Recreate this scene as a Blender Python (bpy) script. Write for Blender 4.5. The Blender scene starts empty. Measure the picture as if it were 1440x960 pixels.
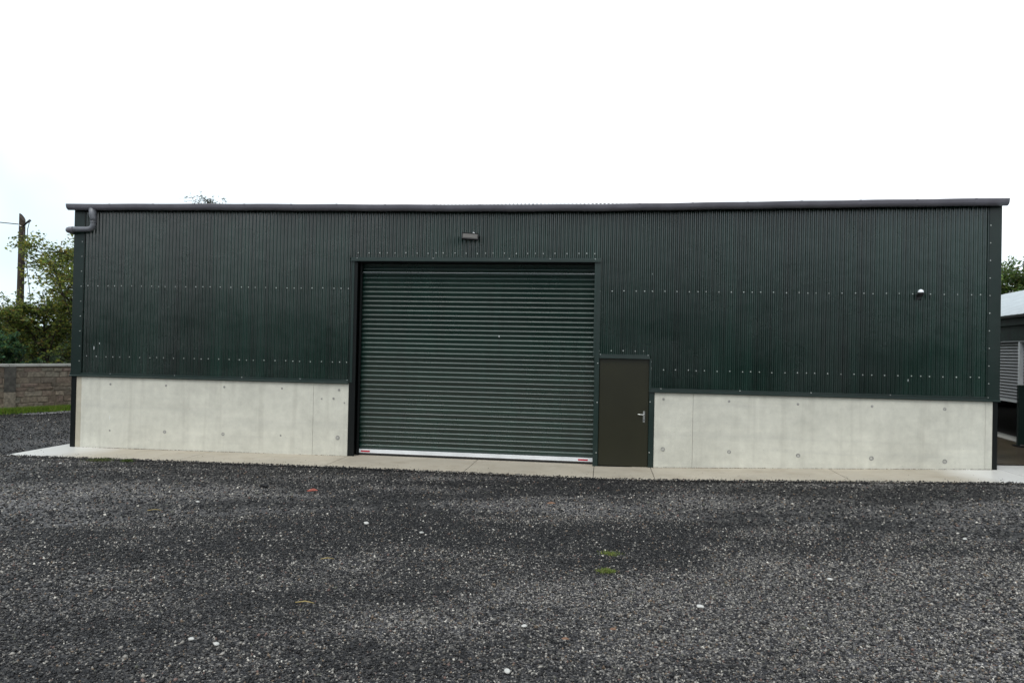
import bpy, math, random
import numpy as np
from mathutils import Vector, Matrix
random.seed(7)
rng = np.random.default_rng(11)
scene = bpy.context.scene
C = scene.collection

# ------------------------------------------------------------------ camera
CAM = Vector((10.0647, -13.7531, 2.2218))
RIGHT = Vector((0.99154642, 0.12811448, 0.02055159))
UP = Vector((-0.01914732, -0.01218319, 0.99974244))
FWD = Vector((-0.12833187, 0.99168455, 0.00962715))
cd = bpy.data.cameras.new('camera')
cd.sensor_width = 36.0
cd.lens = 25.0
cd.clip_end = 3000
cam = bpy.data.objects.new('camera', cd)
C.objects.link(cam)
m = Matrix.Identity(4)
for i in range(3):
    m[i][0] = RIGHT[i]; m[i][1] = UP[i]; m[i][2] = -FWD[i]; m[i][3] = CAM[i]
cam.matrix_world = m
scene.camera = cam

# ------------------------------------------------------------------ overcast sky, soft sun, exposure
SUN_EL, SUN_AZ = math.radians(58), math.radians(200)      # azimuth clockwise from +Y
w = bpy.data.worlds.new('World'); scene.world = w; w.use_nodes = True
nt = w.node_tree; nt.nodes.clear()
out = nt.nodes.new('ShaderNodeOutputWorld')
bg1 = nt.nodes.new('ShaderNodeBackground'); bg2 = nt.nodes.new('ShaderNodeBackground')
sky = nt.nodes.new('ShaderNodeTexSky'); sky.sky_type = 'NISHITA'; sky.sun_disc = False
sky.sun_elevation = SUN_EL; sky.sun_rotation = SUN_AZ
sky.air_density = 1.0; sky.dust_density = 3.0
bg1.inputs['Strength'].default_value = 0.10
nt.links.new(sky.outputs[0], bg1.inputs['Color'])
tc = nt.nodes.new('ShaderNodeTexCoord')
cl = nt.nodes.new('ShaderNodeTexNoise'); cl.inputs['Scale'].default_value = 1.6; cl.inputs['Detail'].default_value = 4
cl.inputs['Roughness'].default_value = 0.55
nt.links.new(tc.outputs['Generated'], cl.inputs['Vector'])
cr = nt.nodes.new('ShaderNodeValToRGB')
cr.color_ramp.elements[0].position = 0.40; cr.color_ramp.elements[0].color = (0.53, 0.64, 0.70, 1)
cr.color_ramp.elements[1].position = 0.66; cr.color_ramp.elements[1].color = (1.0, 1.0, 1.0, 1)
nt.links.new(cl.outputs[0], cr.inputs[0])
nt.links.new(cr.outputs[0], bg2.inputs['Color'])
bg2.inputs['Strength'].default_value = 0.95
mx = nt.nodes.new('ShaderNodeMixShader'); mx.inputs[0].default_value = 0.88        # cloud cover
nt.links.new(bg1.outputs[0], mx.inputs[1]); nt.links.new(bg2.outputs[0], mx.inputs[2])
nt.links.new(mx.outputs[0], out.inputs['Surface'])
sd = bpy.data.lights.new('sun', 'SUN'); sd.energy = 0.8; sd.angle = math.radians(25); sd.color = (1.0, 0.97, 0.93)
sun = bpy.data.objects.new('sun', sd); C.objects.link(sun)
sdir = Vector((math.sin(SUN_AZ) * math.cos(SUN_EL), math.cos(SUN_AZ) * math.cos(SUN_EL), math.sin(SUN_EL)))
sun.rotation_euler = sdir.to_track_quat('Z', 'Y').to_euler()
vs = scene.view_settings
vs.view_transform = 'Standard'; vs.look = 'None'; vs.gamma = 1.0; vs.use_curve_mapping = False
vs.exposure = 0.88

# ------------------------------------------------------------------ materials
def newmat(name):
    mt = bpy.data.materials.new(name); mt.use_nodes = True
    n = mt.node_tree.nodes; n.clear()
    o = n.new('ShaderNodeOutputMaterial'); b = n.new('ShaderNodeBsdfPrincipled')
    mt.node_tree.links.new(b.outputs[0], o.inputs[0])
    return mt, mt.node_tree, b
def N(nt, kind, **kw):
    n = nt.nodes.new(kind)
    for k, v in kw.items():
        if k in n.inputs: n.inputs[k].default_value = v
        else: setattr(n, k, v)
    return n
def ramp(nt, src, stops):
    r = nt.nodes.new('ShaderNodeValToRGB')
    el = r.color_ramp.elements
    while len(el) < len(stops): el.new(0.5)
    for e, (p, c) in zip(el, stops):
        e.position = p; e.color = (c, c, c, 1) if isinstance(c, (int, float)) else (*c, 1)
    nt.links.new(src, r.inputs[0]); return r.outputs[0]
def mixc(nt, fac, a, b, mode='MIX'):
    n = nt.nodes.new('ShaderNodeMix'); n.data_type = 'RGBA'; n.blend_type = mode
    for k, v in ((0, fac), (6, a), (7, b)):
        sock = n.inputs[k]
        if hasattr(v, 'is_linked'): nt.links.new(v, sock)
        elif isinstance(v, (int, float)): sock.default_value = v if k == 0 else (v, v, v, 1)
        else: sock.default_value = (*v, 1)
    return n.outputs[2]
def coords(nt, scale=(1, 1, 1), obj=False):
    t = nt.nodes.new('ShaderNodeNewGeometry') if not obj else nt.nodes.new('ShaderNodeTexCoord')
    mp = nt.nodes.new('ShaderNodeMapping'); mp.inputs['Scale'].default_value = scale
    nt.links.new(t.outputs['Position' if not obj else 'Object'], mp.inputs[0]); return mp.outputs[0]
def noise(nt, vec, scale, detail=4, rough=0.55):
    n = N(nt, 'ShaderNodeTexNoise', Scale=scale, Detail=detail, Roughness=rough)
    nt.links.new(vec, n.inputs['Vector']); return n.outputs[0]
def bump(nt, b, h, strength, dist=0.01):
    n = N(nt, 'ShaderNodeBump', Strength=strength, Distance=dist)
    nt.links.new(h, n.inputs['Height']); nt.links.new(n.outputs[0], b.inputs['Normal'])
def plain(name, col, rough=0.5, metal=0.0, var=0.25, nscale=3.0, spec=0.5):
    mt, t, b = newmat(name)
    v = coords(t); f = noise(t, v, nscale, 6)
    k = ramp(t, f, [(0.3, 1 - var), (0.7, 1 + var * 0.6)])
    t.links.new(mixc(t, 1.0, col, k, 'MULTIPLY'), b.inputs['Base Color'])
    b.inputs['Roughness'].default_value = rough; b.inputs['Metallic'].default_value = metal
    b.inputs['Specular IOR Level'].default_value = spec
    return mt

def cladding_mat(name, col, rough, streak=0.35, spec=0.5):
    mt, t, b = newmat(name)
    oi = t.nodes.new('ShaderNodeObjectInfo')
    v = coords(t, (6, 6, 0.35)); f = noise(t, v, 1.0, 5)
    v2 = coords(t); f2 = noise(t, v2, 0.6, 5, 0.6); f3 = noise(t, v2, 70, 2)
    c = mixc(t, 1.0, col, ramp(t, f, [(0.3, 1 - streak), (0.7, 1 + streak)]), 'MULTIPLY')
    c = mixc(t, 1.0, c, ramp(t, oi.outputs['Random'], [(0, 0.78), (1, 1.25)]), 'MULTIPLY')
    c = mixc(t, ramp(t, f2, [(0.45, 0.0), (0.8, 0.16)]), c, (0.035, 0.042, 0.038))
    c = mixc(t, ramp(t, f3, [(0.70, 0.0), (0.78, 0.35)]), c, (0.07, 0.08, 0.075))
    t.links.new(c, b.inputs['Base Color'])
    t.links.new(ramp(t, f2, [(0.3, rough - 0.06), (0.7, rough + 0.12)]), b.inputs['Roughness'])
    b.inputs['Specular IOR Level'].default_value = spec
    bump(t, b, noise(t, v2, 2.6, 2), 0.5, 0.012)            # slight oil-canning of thin sheet
    return mt

def concrete_mat(name, col, stain=(0.20, 0.185, 0.15), wet=False, kind='wall'):
    mt, t, b = newmat(name)
    v = coords(t)
    big = noise(t, v, 0.9, 5, 0.6); mid = noise(t, v, 5, 6, 0.65); fine = noise(t, v, 90, 3)
    c = mixc(t, 1.0, col, ramp(t, big, [(0.25, 0.80), (0.5, 0.97), (0.75, 1.08)]), 'MULTIPLY')
    c = mixc(t, 1.0, c, ramp(t, mid, [(0.25, 0.86), (0.7, 1.07)]), 'MULTIPLY')
    c = mixc(t, 1.0, c, ramp(t, fine, [(0.3, 0.93), (0.7, 1.05)]), 'MULTIPLY')
    if kind == 'wall':
        vs_ = coords(t, (4.5, 4.5, 0.25)); st = noise(t, vs_, 1.3, 5)          # run-off streaks
        c = mixc(t, ramp(t, st, [(0.52, 0.0), (0.75, 0.22)]), c, stain)
        vb = coords(t, (0.15, 0.15, 3.0)); bd = noise(t, vb, 1.4, 4)           # pour lines
        c = mixc(t, ramp(t, bd, [(0.5, 0.0), (0.68, 0.20)]), c, (0.30, 0.30, 0.285))
        vo = N(t, 'ShaderNodeTexVoronoi', Scale=9.0); t.links.new(v, vo.inputs['Vector'])
        c = mixc(t, ramp(t, vo.outputs['Distance'], [(0.035, 0.65), (0.06, 0.0)]), c, (0.22, 0.21, 0.19))
        b.inputs['Roughness'].default_value = 0.75
    else:
        c = mixc(t, ramp(t, mid, [(0.45, 0.0), (0.75, 0.5)]), c, stain)
        c = mixc(t, ramp(t, noise(t, v, 1.7, 5, 0.65), [(0.5, 0.0), (0.68, 0.45)]), c, stain)
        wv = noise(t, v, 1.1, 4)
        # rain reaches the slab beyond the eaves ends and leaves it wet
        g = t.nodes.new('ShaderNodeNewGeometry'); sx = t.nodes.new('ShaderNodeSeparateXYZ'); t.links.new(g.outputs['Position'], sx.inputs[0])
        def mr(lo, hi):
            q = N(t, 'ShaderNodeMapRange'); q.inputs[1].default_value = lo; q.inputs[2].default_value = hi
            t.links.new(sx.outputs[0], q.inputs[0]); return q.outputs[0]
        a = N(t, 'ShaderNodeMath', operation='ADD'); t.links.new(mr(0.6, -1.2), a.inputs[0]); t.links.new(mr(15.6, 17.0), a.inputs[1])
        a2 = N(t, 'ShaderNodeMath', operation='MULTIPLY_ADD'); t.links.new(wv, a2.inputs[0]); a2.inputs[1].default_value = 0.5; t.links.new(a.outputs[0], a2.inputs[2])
        c = mixc(t, ramp(t, a2.outputs[0], [(0.45, 0.0), (1.0, 0.85)]), c, (0.66, 0.655, 0.635))       # paler base colour stands in for sky glare on the wet ends
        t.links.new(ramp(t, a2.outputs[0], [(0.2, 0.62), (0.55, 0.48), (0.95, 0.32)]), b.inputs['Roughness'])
    t.links.new(c, b.inputs['Base Color'])
    bump(t, b, mid if kind == 'wall' else fine, 0.12, 0.004)
    return mt

M = {}
M['green'] = cladding_mat('green_coated_steel', (0.0050, 0.0178, 0.0132), 0.22, 0.45, 0.80)
M['flash'] = cladding_mat('green_flashing_steel', (0.0038, 0.0150, 0.0120), 0.38, 0.15)
M['slat'] = cladding_mat('green_shutter_paint', (0.0058, 0.0250, 0.0185), 0.26, 0.2, 0.62)
M['olive'] = plain('olive_door_paint', (0.0185, 0.0180, 0.0080), 0.42, 0, 0.2, 1.5, 0.35)
M['black'] = plain('black_green_steel', (0.003, 0.0045, 0.0045), 0.5, 0, 0.2, 3.0, 0.25)
M['gutter'] = plain('dark_grey_plastic', (0.135, 0.130, 0.150), 0.42, 0, 0.2)
M['pipe'] = plain('grey_pipe_plastic', (0.13, 0.135, 0.15), 0.4, 0, 0.15)
M['screw'] = plain('zinc_screw', (0.50, 0.52, 0.50), 0.4, 0.3, 0.4, 9)
M['white'] = plain('white_aluminium', (0.70, 0.715, 0.73), 0.35, 0, 0.12)
M['red'] = plain('red_sticker', (0.42, 0.03, 0.05), 0.5, 0, 0.1)
M['steel'] = plain('brushed_steel', (0.55, 0.55, 0.53), 0.28, 0.9, 0.15)
M['conc'] = concrete_mat('precast_concrete', (0.60, 0.59, 0.515))
M['conc2'] = concrete_mat('buff_concrete', (0.47, 0.43, 0.34))
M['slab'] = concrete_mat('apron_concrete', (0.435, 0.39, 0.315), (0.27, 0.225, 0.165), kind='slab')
M['tie'] = plain('tie_plug_mortar', (0.30, 0.295, 0.275), 0.8, 0, 0.35, 25)
M['tiec'] = plain('tie_plug_centre', (0.42, 0.415, 0.38), 0.8, 0, 0.3, 25)
M['blackp'] = plain('black_plastic', (0.008, 0.008, 0.009), 0.4, 0, 0.1)
M['lens'] = plain('lamp_glass', (0.085, 0.08, 0.072), 0.35, 0, 0.1)
M['dome'] = plain('white_dome_plastic', (0.85, 0.87, 0.90), 0.25, 0, 0.03)
M['wood'] = plain('weathered_pole_wood', (0.042, 0.028, 0.018), 0.8, 0, 0.6, 5)
M['bark'] = plain('bark', (0.040, 0.032, 0.024), 0.9, 0, 0.4, 12)
M['wire'] = plain('cable_sheath', (0.03, 0.03, 0.032), 0.6, 0, 0.1)
M['coping'] = plain('pale_coping', (0.42, 0.41, 0.37), 0.8, 0, 0.2, 4)
M['dirt'] = plain('packed_dirt', (0.05, 0.04, 0.03), 0.95, 0, 0.4, 9)

def gravel_ground():
    mt, t, b = newmat('dark_wet_gravel')
    v = coords(t)
    cells = N(t, 'ShaderNodeTexVoronoi', Scale=85.0); t.links.new(v, cells.inputs['Vector'])
    cells2 = N(t, 'ShaderNodeTexVoronoi', Scale=27.0); t.links.new(v, cells2.inputs['Vector'])
    sep = t.nodes.new('ShaderNodeSeparateColor'); t.links.new(cells.outputs['Color'], sep.inputs[0])
    sep2 = t.nodes.new('ShaderNodeSeparateColor'); t.links.new(cells2.outputs['Color'], sep2.inputs[0])
    big = noise(t, v, 0.42, 6, 0.6)
    c = ramp(t, sep.outputs[0], [(0.0, (0.009, 0.009, 0.0115)), (0.5, (0.028, 0.028, 0.033)), (0.80, (0.080, 0.079, 0.082)), (0.94, (0.18, 0.175, 0.17)), (1.0, (0.40, 0.39, 0.37))])
    c = mixc(t, ramp(t, sep2.outputs[1], [(0.88, 0.0), (0.97, 0.8)]), c, (0.13, 0.125, 0.12))
    c = mixc(t, 1.0, c, ramp(t, big, [(0.3, 0.75), (0.5, 0.98), (0.7, 1.25)]), 'MULTIPLY')
    at = t.nodes.new('ShaderNodeVertexColor'); at.layer_name = 'col'
    c = mixc(t, 1.0, c, at.outputs[0], 'MULTIPLY')
    t.links.new(c, b.inputs['Base Color'])
    b.inputs['Roughness'].default_value = 0.6
    b.inputs['Specular IOR Level'].default_value = 0.3
    bump(t, b, cells.outputs['Distance'], 0.9, 0.012)
    return mt
M['gravel'] = gravel_ground()
def attr_mat(name, rough, spec=0.4, trans=0.0):
    mt, t, b = newmat(name)
    a = t.nodes.new('ShaderNodeVertexColor'); a.layer_name = 'col'
    t.links.new(a.outputs[0], b.inputs['Base Color'])
    b.inputs['Roughness'].default_value = rough; b.inputs['Specular IOR Level'].default_value = spec
    if trans:
        tr = t.nodes.new('ShaderNodeBsdfTranslucent'); t.links.new(a.outputs[0], tr.inputs[0])
        ms = t.nodes.new('ShaderNodeMixShader'); ms.inputs[0].default_value = trans
        o = [n for n in t.nodes if n.type == 'OUTPUT_MATERIAL'][0]
        t.links.new(b.outputs[0], ms.inputs[1]); t.links.new(tr.outputs[0], ms.inputs[2]); t.links.new(ms.outputs[0], o.inputs[0])
    return mt
M['stones'] = attr_mat('loose_gravel_stones', 0.55, 0.35)
M['leaf'] = attr_mat('leaves', 0.55, 0.3, 0.5)
M['grass'] = attr_mat('grass_blades', 0.6, 0.2, 0.3)
M['field'] = plain('rough_field_grass', (0.045, 0.075, 0.022), 0.9, 0, 0.4, 0.8)
M['mud'] = plain('wet_brown_concrete', (0.085, 0.065, 0.045), 0.22, 0, 0.5, 1.5)
M['tarmac'] = plain('pale_wet_strip', (0.20, 0.195, 0.20), 0.4, 0, 0.3, 2.0)

# ------------------------------------------------------------------ mesh helpers
ORG = {}
class MB:
    def __init__(s): s.v = []; s.f = []; s.mi = []; s.sm = []
    def add(s, vs, fs, mi=0, smooth=False):
        o = len(s.v); s.v += [tuple(x) for x in vs]
        for f in fs: s.f.append(tuple(i + o for i in f)); s.mi.append(mi); s.sm.append(smooth)
        return s
    def box(s, a, b, mi=0):
        (x0, y0, z0), (x1, y1, z1) = a, b
        return s.add([(x0, y0, z0), (x1, y0, z0), (x1, y1, z0), (x0, y1, z0), (x0, y0, z1), (x1, y0, z1), (x1, y1, z1), (x0, y1, z1)],
                     [(0, 3, 2, 1), (4, 5, 6, 7), (0, 1, 5, 4), (1, 2, 6, 5), (2, 3, 7, 6), (3, 0, 4, 7)], mi)
    def bbox(s, a, b, bv=0.005, mi=0):
        # box with chamfered front (-Y) edges
        (x0, y0, z0), (x1, y1, z1) = a, b
        vs = [(x0, y1, z0), (x1, y1, z0), (x1, y1, z1), (x0, y1, z1), (x0, y0 + bv, z0), (x1, y0 + bv, z0), (x1, y0 + bv, z1), (x0, y0 + bv, z1),
              (x0 + bv, y0, z0 + bv), (x1 - bv, y0, z0 + bv), (x1 - bv, y0, z1 - bv), (x0 + bv, y0, z1 - bv)]
        fs = [(0, 3, 2, 1), (0, 1, 5, 4), (1, 2, 6, 5), (2, 3, 7, 6), (3, 0, 4, 7), (4, 5, 9, 8), (5, 6, 10, 9), (6, 7, 11, 10), (7, 4, 8, 11), (8, 9, 10, 11)]
        return s.add(vs, fs, mi)
    def tube(s, pts, rad, n=8, mi=0, caps=True, smooth=True):
        pts = [Vector(p) for p in pts]
        if not hasattr(rad, '__len__'): rad = [rad] * len(pts)
        o = len(s.v); ref = None
        for i, p in enumerate(pts):
            d = (pts[min(i + 1, len(pts) - 1)] - pts[max(i - 1, 0)]).normalized()
            if ref is None: ref = Vector((0, 0, 1)) if abs(d.z) < 0.9 else Vector((1, 0, 0))
            a = d.cross(ref).normalized(); bq = a.cross(d).normalized(); ref = bq
            for k in range(n):
                t = 2 * math.pi * k / n
                s.v.append(tuple(p + (a * math.cos(t) + bq * math.sin(t)) * rad[i]))
        for i in range(len(pts) - 1):
            for k in range(n):
                s.f.append((o + i * n + k, o + i * n + (k + 1) % n, o + (i + 1) * n + (k + 1) % n, o + (i + 1) * n + k)); s.mi.append(mi); s.sm.append(smooth)
        if caps:
            s.f.append(tuple(o + k for k in range(n))[::-1]); s.mi.append(mi); s.sm.append(False)
            e = o + (len(pts) - 1) * n
            s.f.append(tuple(e + k for k in range(n))); s.mi.append(mi); s.sm.append(False)
        return s
    def profile_x(s, prof, x0, x1, mi=0, closed=False, caps=False, smooth=False, nx=1, zf=None):
        # sweep (y,z) profile along X
        o = len(s.v); n = len(prof)
        for i in range(nx + 1):
            x = x0 + (x1 - x0) * i / nx; dz = zf(x) if zf else 0
            s.v += [(x, y, z + dz) for y, z in prof]
        for i in range(nx):
            for k in range(n if closed else n - 1):
                k2 = (k + 1) % n
                s.f.append((o + i * n + k, o + i * n + k2, o + (i + 1) * n + k2, o + (i + 1) * n + k)); s.mi.append(mi); s.sm.append(smooth)
        if caps:
            s.f.append(tuple(o + k for k in range(n))[::-1]); s.mi.append(mi); s.sm.append(False)
            e = o + nx * n; s.f.append(tuple(e + k for k in range(n))); s.mi.append(mi); s.sm.append(False)
        return s
    def mesh(s, name, mats, off=(0, 0, 0)):
        me = bpy.data.meshes.new(name)
        me.from_pydata([(x - off[0], y - off[1], z - off[2]) for x, y, z in s.v], [], s.f)
        for mt in (mats if isinstance(mats, (list, tuple)) else [mats]): me.materials.append(M[mt])
        me.polygons.foreach_set('material_index', s.mi); me.polygons.foreach_set('use_smooth', s.sm)
        me.update(); return me
    def build(s, name, mats, parent=None, origin=None):
        off = ORG[parent.name] if parent else (origin or (0, 0, 0))
        o = bpy.data.objects.new(name, s.mesh(name, mats, off)); C.objects.link(o)
        if parent: o.parent = parent
        else: o.location = off
        ORG[o.name] = tuple(off); return o
def place(name, me, parent, loc, rot=None):
    # part with shared mesh data, given in world space
    o = bpy.data.objects.new(name, me); C.objects.link(o)
    off = ORG[parent.name] if parent else (0, 0, 0)
    o.parent = parent; o.location = Vector(loc) - Vector(off)
    if rot: o.rotation_euler = rot
    ORG[o.name] = tuple(loc); return o
def tag(o, label=None, cat=None, group=None, kind=None):
    if label: o['label'] = label
    if cat: o['category'] = cat
    if group: o['group'] = group
    if kind: o['kind'] = kind
    return o
def empty(name, loc):
    o = bpy.data.objects.new(name, None); C.objects.link(o); o.location = loc; o.empty_display_size = 0.2
    ORG[o.name] = tuple(loc); return o
def np_mesh(name, verts, tris, cols=None, mat=None):
    # verts (n,3), faces (m,k), one colour per vertex
    me = bpy.data.meshes.new(name); k = tris.shape[1]
    me.vertices.add(len(verts)); me.vertices.foreach_set('co', verts.astype(np.float32).ravel())
    me.loops.add(tris.size); me.loops.foreach_set('vertex_index', tris.astype(np.int32).ravel())
    me.polygons.add(len(tris)); me.polygons.foreach_set('loop_start', np.arange(0, tris.size, k, dtype=np.int32))
    if cols is not None:
        a = me.color_attributes.new('col', 'FLOAT_COLOR', 'POINT')
        a.data.foreach_set('color', np.concatenate([cols, np.ones((len(cols), 1))], 1).astype(np.float32).ravel())
    me.materials.append(M[mat]); me.update(calc_edges=True); me.validate(); return me

# ------------------------------------------------------------------ terrain heights
BXX = [-40, -1, 5, 10, 11, 14, 17, 18.5, 30]; BXZ = [-.046, -.046, 0, 0, .019, .124, .23, .27, .3]
def bxz(x): return np.interp(x, BXX, BXZ)
def hgt(x, y):
    x = np.asarray(x, float); y = np.asarray(y, float)
    und = 0.012 * np.sin(x * 1.3 + 0.7 * y) * np.sin(y * 1.1 - 0.4 * x) * np.clip((-1.6 - y) / 1.5, 0, 1)
    return bxz(x) + np.clip(.045 * (-1.3 - y), 0, .5) + und

LAT = rng.random((64, 64))
def vnoise(x, y):
    xi = np.floor(x).astype(int); yi = np.floor(y).astype(int); u = x - xi; v = y - yi; u = u * u * (3 - 2 * u); v = v * v * (3 - 2 * v)
    g = lambda a, b: LAT[a % 64, b % 64]
    return (g(xi, yi) * (1 - u) + g(xi + 1, yi) * u) * (1 - v) + (g(xi, yi + 1) * (1 - u) + g(xi + 1, yi + 1) * u) * v
def wear(x, y):
    # worn, dusty (1) against fresh dark (0) gravel: broad drifts drawn out along the yard, plus wheel tracks
    xr = x * .95 + y * .3; yr = y * .95 - x * .3
    n = .5 * vnoise(xr * .38 + 9, yr * .75) + .3 * vnoise(xr * .9, yr * 1.7 + 5) + .2 * vnoise(xr * 2.3 + 3, yr * 3.9)
    tr = 0
    for c, r in ((-3.4, .22), (-5.3, .22)):
        d = yr - c - .35 * np.sin(xr * .35); tr = tr + np.exp(-(d / r) ** 2)
    return np.clip((n - .5) * 3.4 + .33 + .42 * np.clip((-5.2 - y) / 3.6, -1, 1) + .22 * tr, 0, 1)
# ground sheet to the horizon
mb = MB(); S = 1500
mb.add([(-S, -S, -.12), (S, -S, -.12), (S, S, -.12), (-S, S, -.12)], [(0, 1, 2, 3)])
tag(mb.build('ground', 'field'), kind='structure')
# gravel yard: a gently rising sheet in front of and around the shed
xs = np.concatenate([np.linspace(-26, -2, 25), np.linspace(-1.6, 19, 130), np.linspace(19.6, 34, 20)])
ys = np.concatenate([np.linspace(-28, -13, 16), np.linspace(-12.7, -1.2, 110), np.linspace(-0.6, 16, 24)])
X, Y = np.meshgrid(xs, ys, indexing='ij'); Z = hgt(X, Y) - 0.02
vv = np.stack([X, Y, Z], -1).reshape(-1, 3); ny = len(ys)
ii, jj = np.meshgrid(np.arange(len(xs) - 1), np.arange(ny - 1), indexing='ij')
q = (ii * ny + jj).ravel(); ff = np.stack([q, q + ny, q + ny + 1, q + 1], 1)
wv_ = wear(vv[:, 0], vv[:, 1])[:, None]
me = np_mesh('gravel_yard', vv, ff, (.45 + 1.1 * wv_) * np.array([[1.05, 1.0, .95]]), 'gravel')
me.polygons.foreach_set('use_smooth', [True] * len(me.polygons))
yard = bpy.data.objects.new('gravel_yard', me); C.objects.link(yard); tag(yard, kind='structure')
# pale wet strip and brown wet concrete beyond
mb = MB()
mb.add([(-7.35, 5.55, -.045), (-6.75, 5.35, -.045), (-4.6, 9.4, -.045), (-5.5, 9.6, -.045)], [(0, 1, 2, 3)])
tag(mb.build('wet_path', 'tarmac'), kind='structure')
mb = MB()
mb.add([(17.0, .5, .262), (19.95, .5, .28), (21.2, 9, .285), (17.2, 9, .27)], [(0, 1, 2, 3)])
tag(mb.build('wet_pavement', 'mud'), kind='structure')

# concrete apron: cast slabs with joints, following the fall of the ground
apron = empty('concrete_apron', (8, -.65, 0)); tag(apron, kind='structure')
SY = -1.3
def slab_piece(x0, x1, y0, y1, jig=0.0):
    nx = max(2, int((x1 - x0) / 0.25)); g = 0.006; top = []; bot = []
    mb = MB(); vs = []
    for i in range(nx + 1):
        x = x0 + g + (x1 - x0 - 2 * g) * i / nx; z = float(bxz(x)); e = y0 + 0.018 * math.sin(x * 5.1) + 0.012 * math.sin(x * 13.7 + 1)
        vs += [(x, e, z - .1), (x, e, z - .012), (x, e + .015, z), (x, y1, z), (x, y1, z - .1)]
    fs = []
    for i in range(nx):
        for k in range(4): a = i * 5 + k; fs.append((a, a + 5, a + 6, a + 1))
    n = nx * 5; fs.append((4, 3, 2, 1, 0)); fs.append((n, n + 1, n + 2, n + 3, n + 4))
    mb.add(vs, fs); return mb
joints = [-1.42, 2.1, 5.02, 7.62, 9.92, 10.98, 14.2, 17.15, 20.6]
for a, b_ in zip(joints[:-1], joints[1:]):
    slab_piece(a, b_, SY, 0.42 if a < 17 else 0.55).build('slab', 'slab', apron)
mb = MB(); g = -.046
for a, b_ in ((0.43, 3.4), (3.412, 6.4), (6.412, 9.4)):
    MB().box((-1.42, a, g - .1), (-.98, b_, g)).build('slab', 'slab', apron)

# ------------------------------------------------------------------ the shed
XL, XR = -1.10, 17.08
shed = empty('steel_shed', (8, 3, 0))
tag(shed, 'long dark green corrugated shed with concrete base walls and roller shutter', 'shed')
PITCH = 0.0762; AMP = 0.0150; SHEET = 13 * PITCH
def corr_mesh(name, x0, x1, z0, z1, mat='green', y=0.0, depth=AMP, lip=True):
    n = max(4, int(round((x1 - x0) / PITCH * 8))); vs = []; fs = []
    for i in range(n + 1):
        x = x0 + (x1 - x0) * i / n; yy = y - depth * math.cos(2 * math.pi * x / PITCH)
        vs += [(x, yy, z0), (x, yy, z1)]
    for i in range(n): fs.append((2 * i, 2 * i + 2, 2 * i + 3, 2 * i + 1))
    return MB().add(vs, fs, 0, True)
ZB, ZT = 1.475, 4.99
def sheets(xa, xb, z0, z1, start, yo=0.0):
    k = math.floor((xa - start) / SHEET); x = start + k * SHEET; i = 0
    while x < xb - 1e-4:
        a, b_ = max(x, xa), min(x + SHEET + 0.038, xb)           # each sheet laps the next by half a corrugation
        if b_ - a > 0.06:
            corr_mesh('cladding_sheet', a, b_, z0, z1, y=yo - 0.0012 * (i % 2)).build('cladding_sheet', 'green', shed)
        x += SHEET; i += 1
sheets(-1.06, 5.035, ZB, ZT, -0.012)
sheets(5.037, 9.966, 3.93, ZT, 4.905, -.004)
sheets(9.964, 10.955, 2.10, ZT, 9.964)
sheets(10.957, 17.05, ZB, ZT, 10.957)
# side, back walls and roof
for x, nm in ((XL + .04, 'side_wall'), (XR - .04, 'side_wall')):
    vs = []; fs = []; n = 300
    for i in range(n + 1):
        y = .02 + 11.96 * i / n; xx = x + .0095 * math.cos(2 * math.pi * y / PITCH); zt = 5.0 + (min(y, 12 - y)) * math.tan(math.radians(7)) - .03
        vs += [(xx, y, -.1), (xx, y, zt)]
    for i in range(n): fs.append((2 * i, 2 * i + 2, 2 * i + 3, 2 * i + 1))
    MB().add(vs, fs, 0, True).build(nm, 'green', shed)
MB().box((XL + .05, 11.98, -.1), (XR - .05, 12.04, 4.95)).build('back_wall', 'green', shed)
MB().box((XL + .1, 0.62, -.08), (XR - .1, 11.9, -.02)).build('floor', 'dirt', shed)
vs = []; fs = []; n = 13 * 8; tp = math.tan(math.radians(7))
for i in range(n + 1):
    x = (SHEET + .03) * i / n; dz = .0095 * math.cos(2 * math.pi * x / PITCH)
    vs += [(x, -.10, 0 + dz), (x, 6.0, 6.1 * tp + dz), (x, 12.1, dz)]
for i in range(n):
    fs += [(3 * i, 3 * i + 3, 3 * i + 4, 3 * i + 1), (3 * i + 1, 3 * i + 4, 3 * i + 5, 3 * i + 2)]
rm = MB().add(vs, fs, 0, True).mesh('roof_sheet', 'flash')
x = XL
k = 0
while x < XR - .3:
    ro = place('roof_sheet', rm, shed, (x, 0, 5.012 + .003 * (k % 2)))
    if x + SHEET > XR: ro.scale.x = (XR - x) / (SHEET + .03)
    x += SHEET; k += 1
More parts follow.
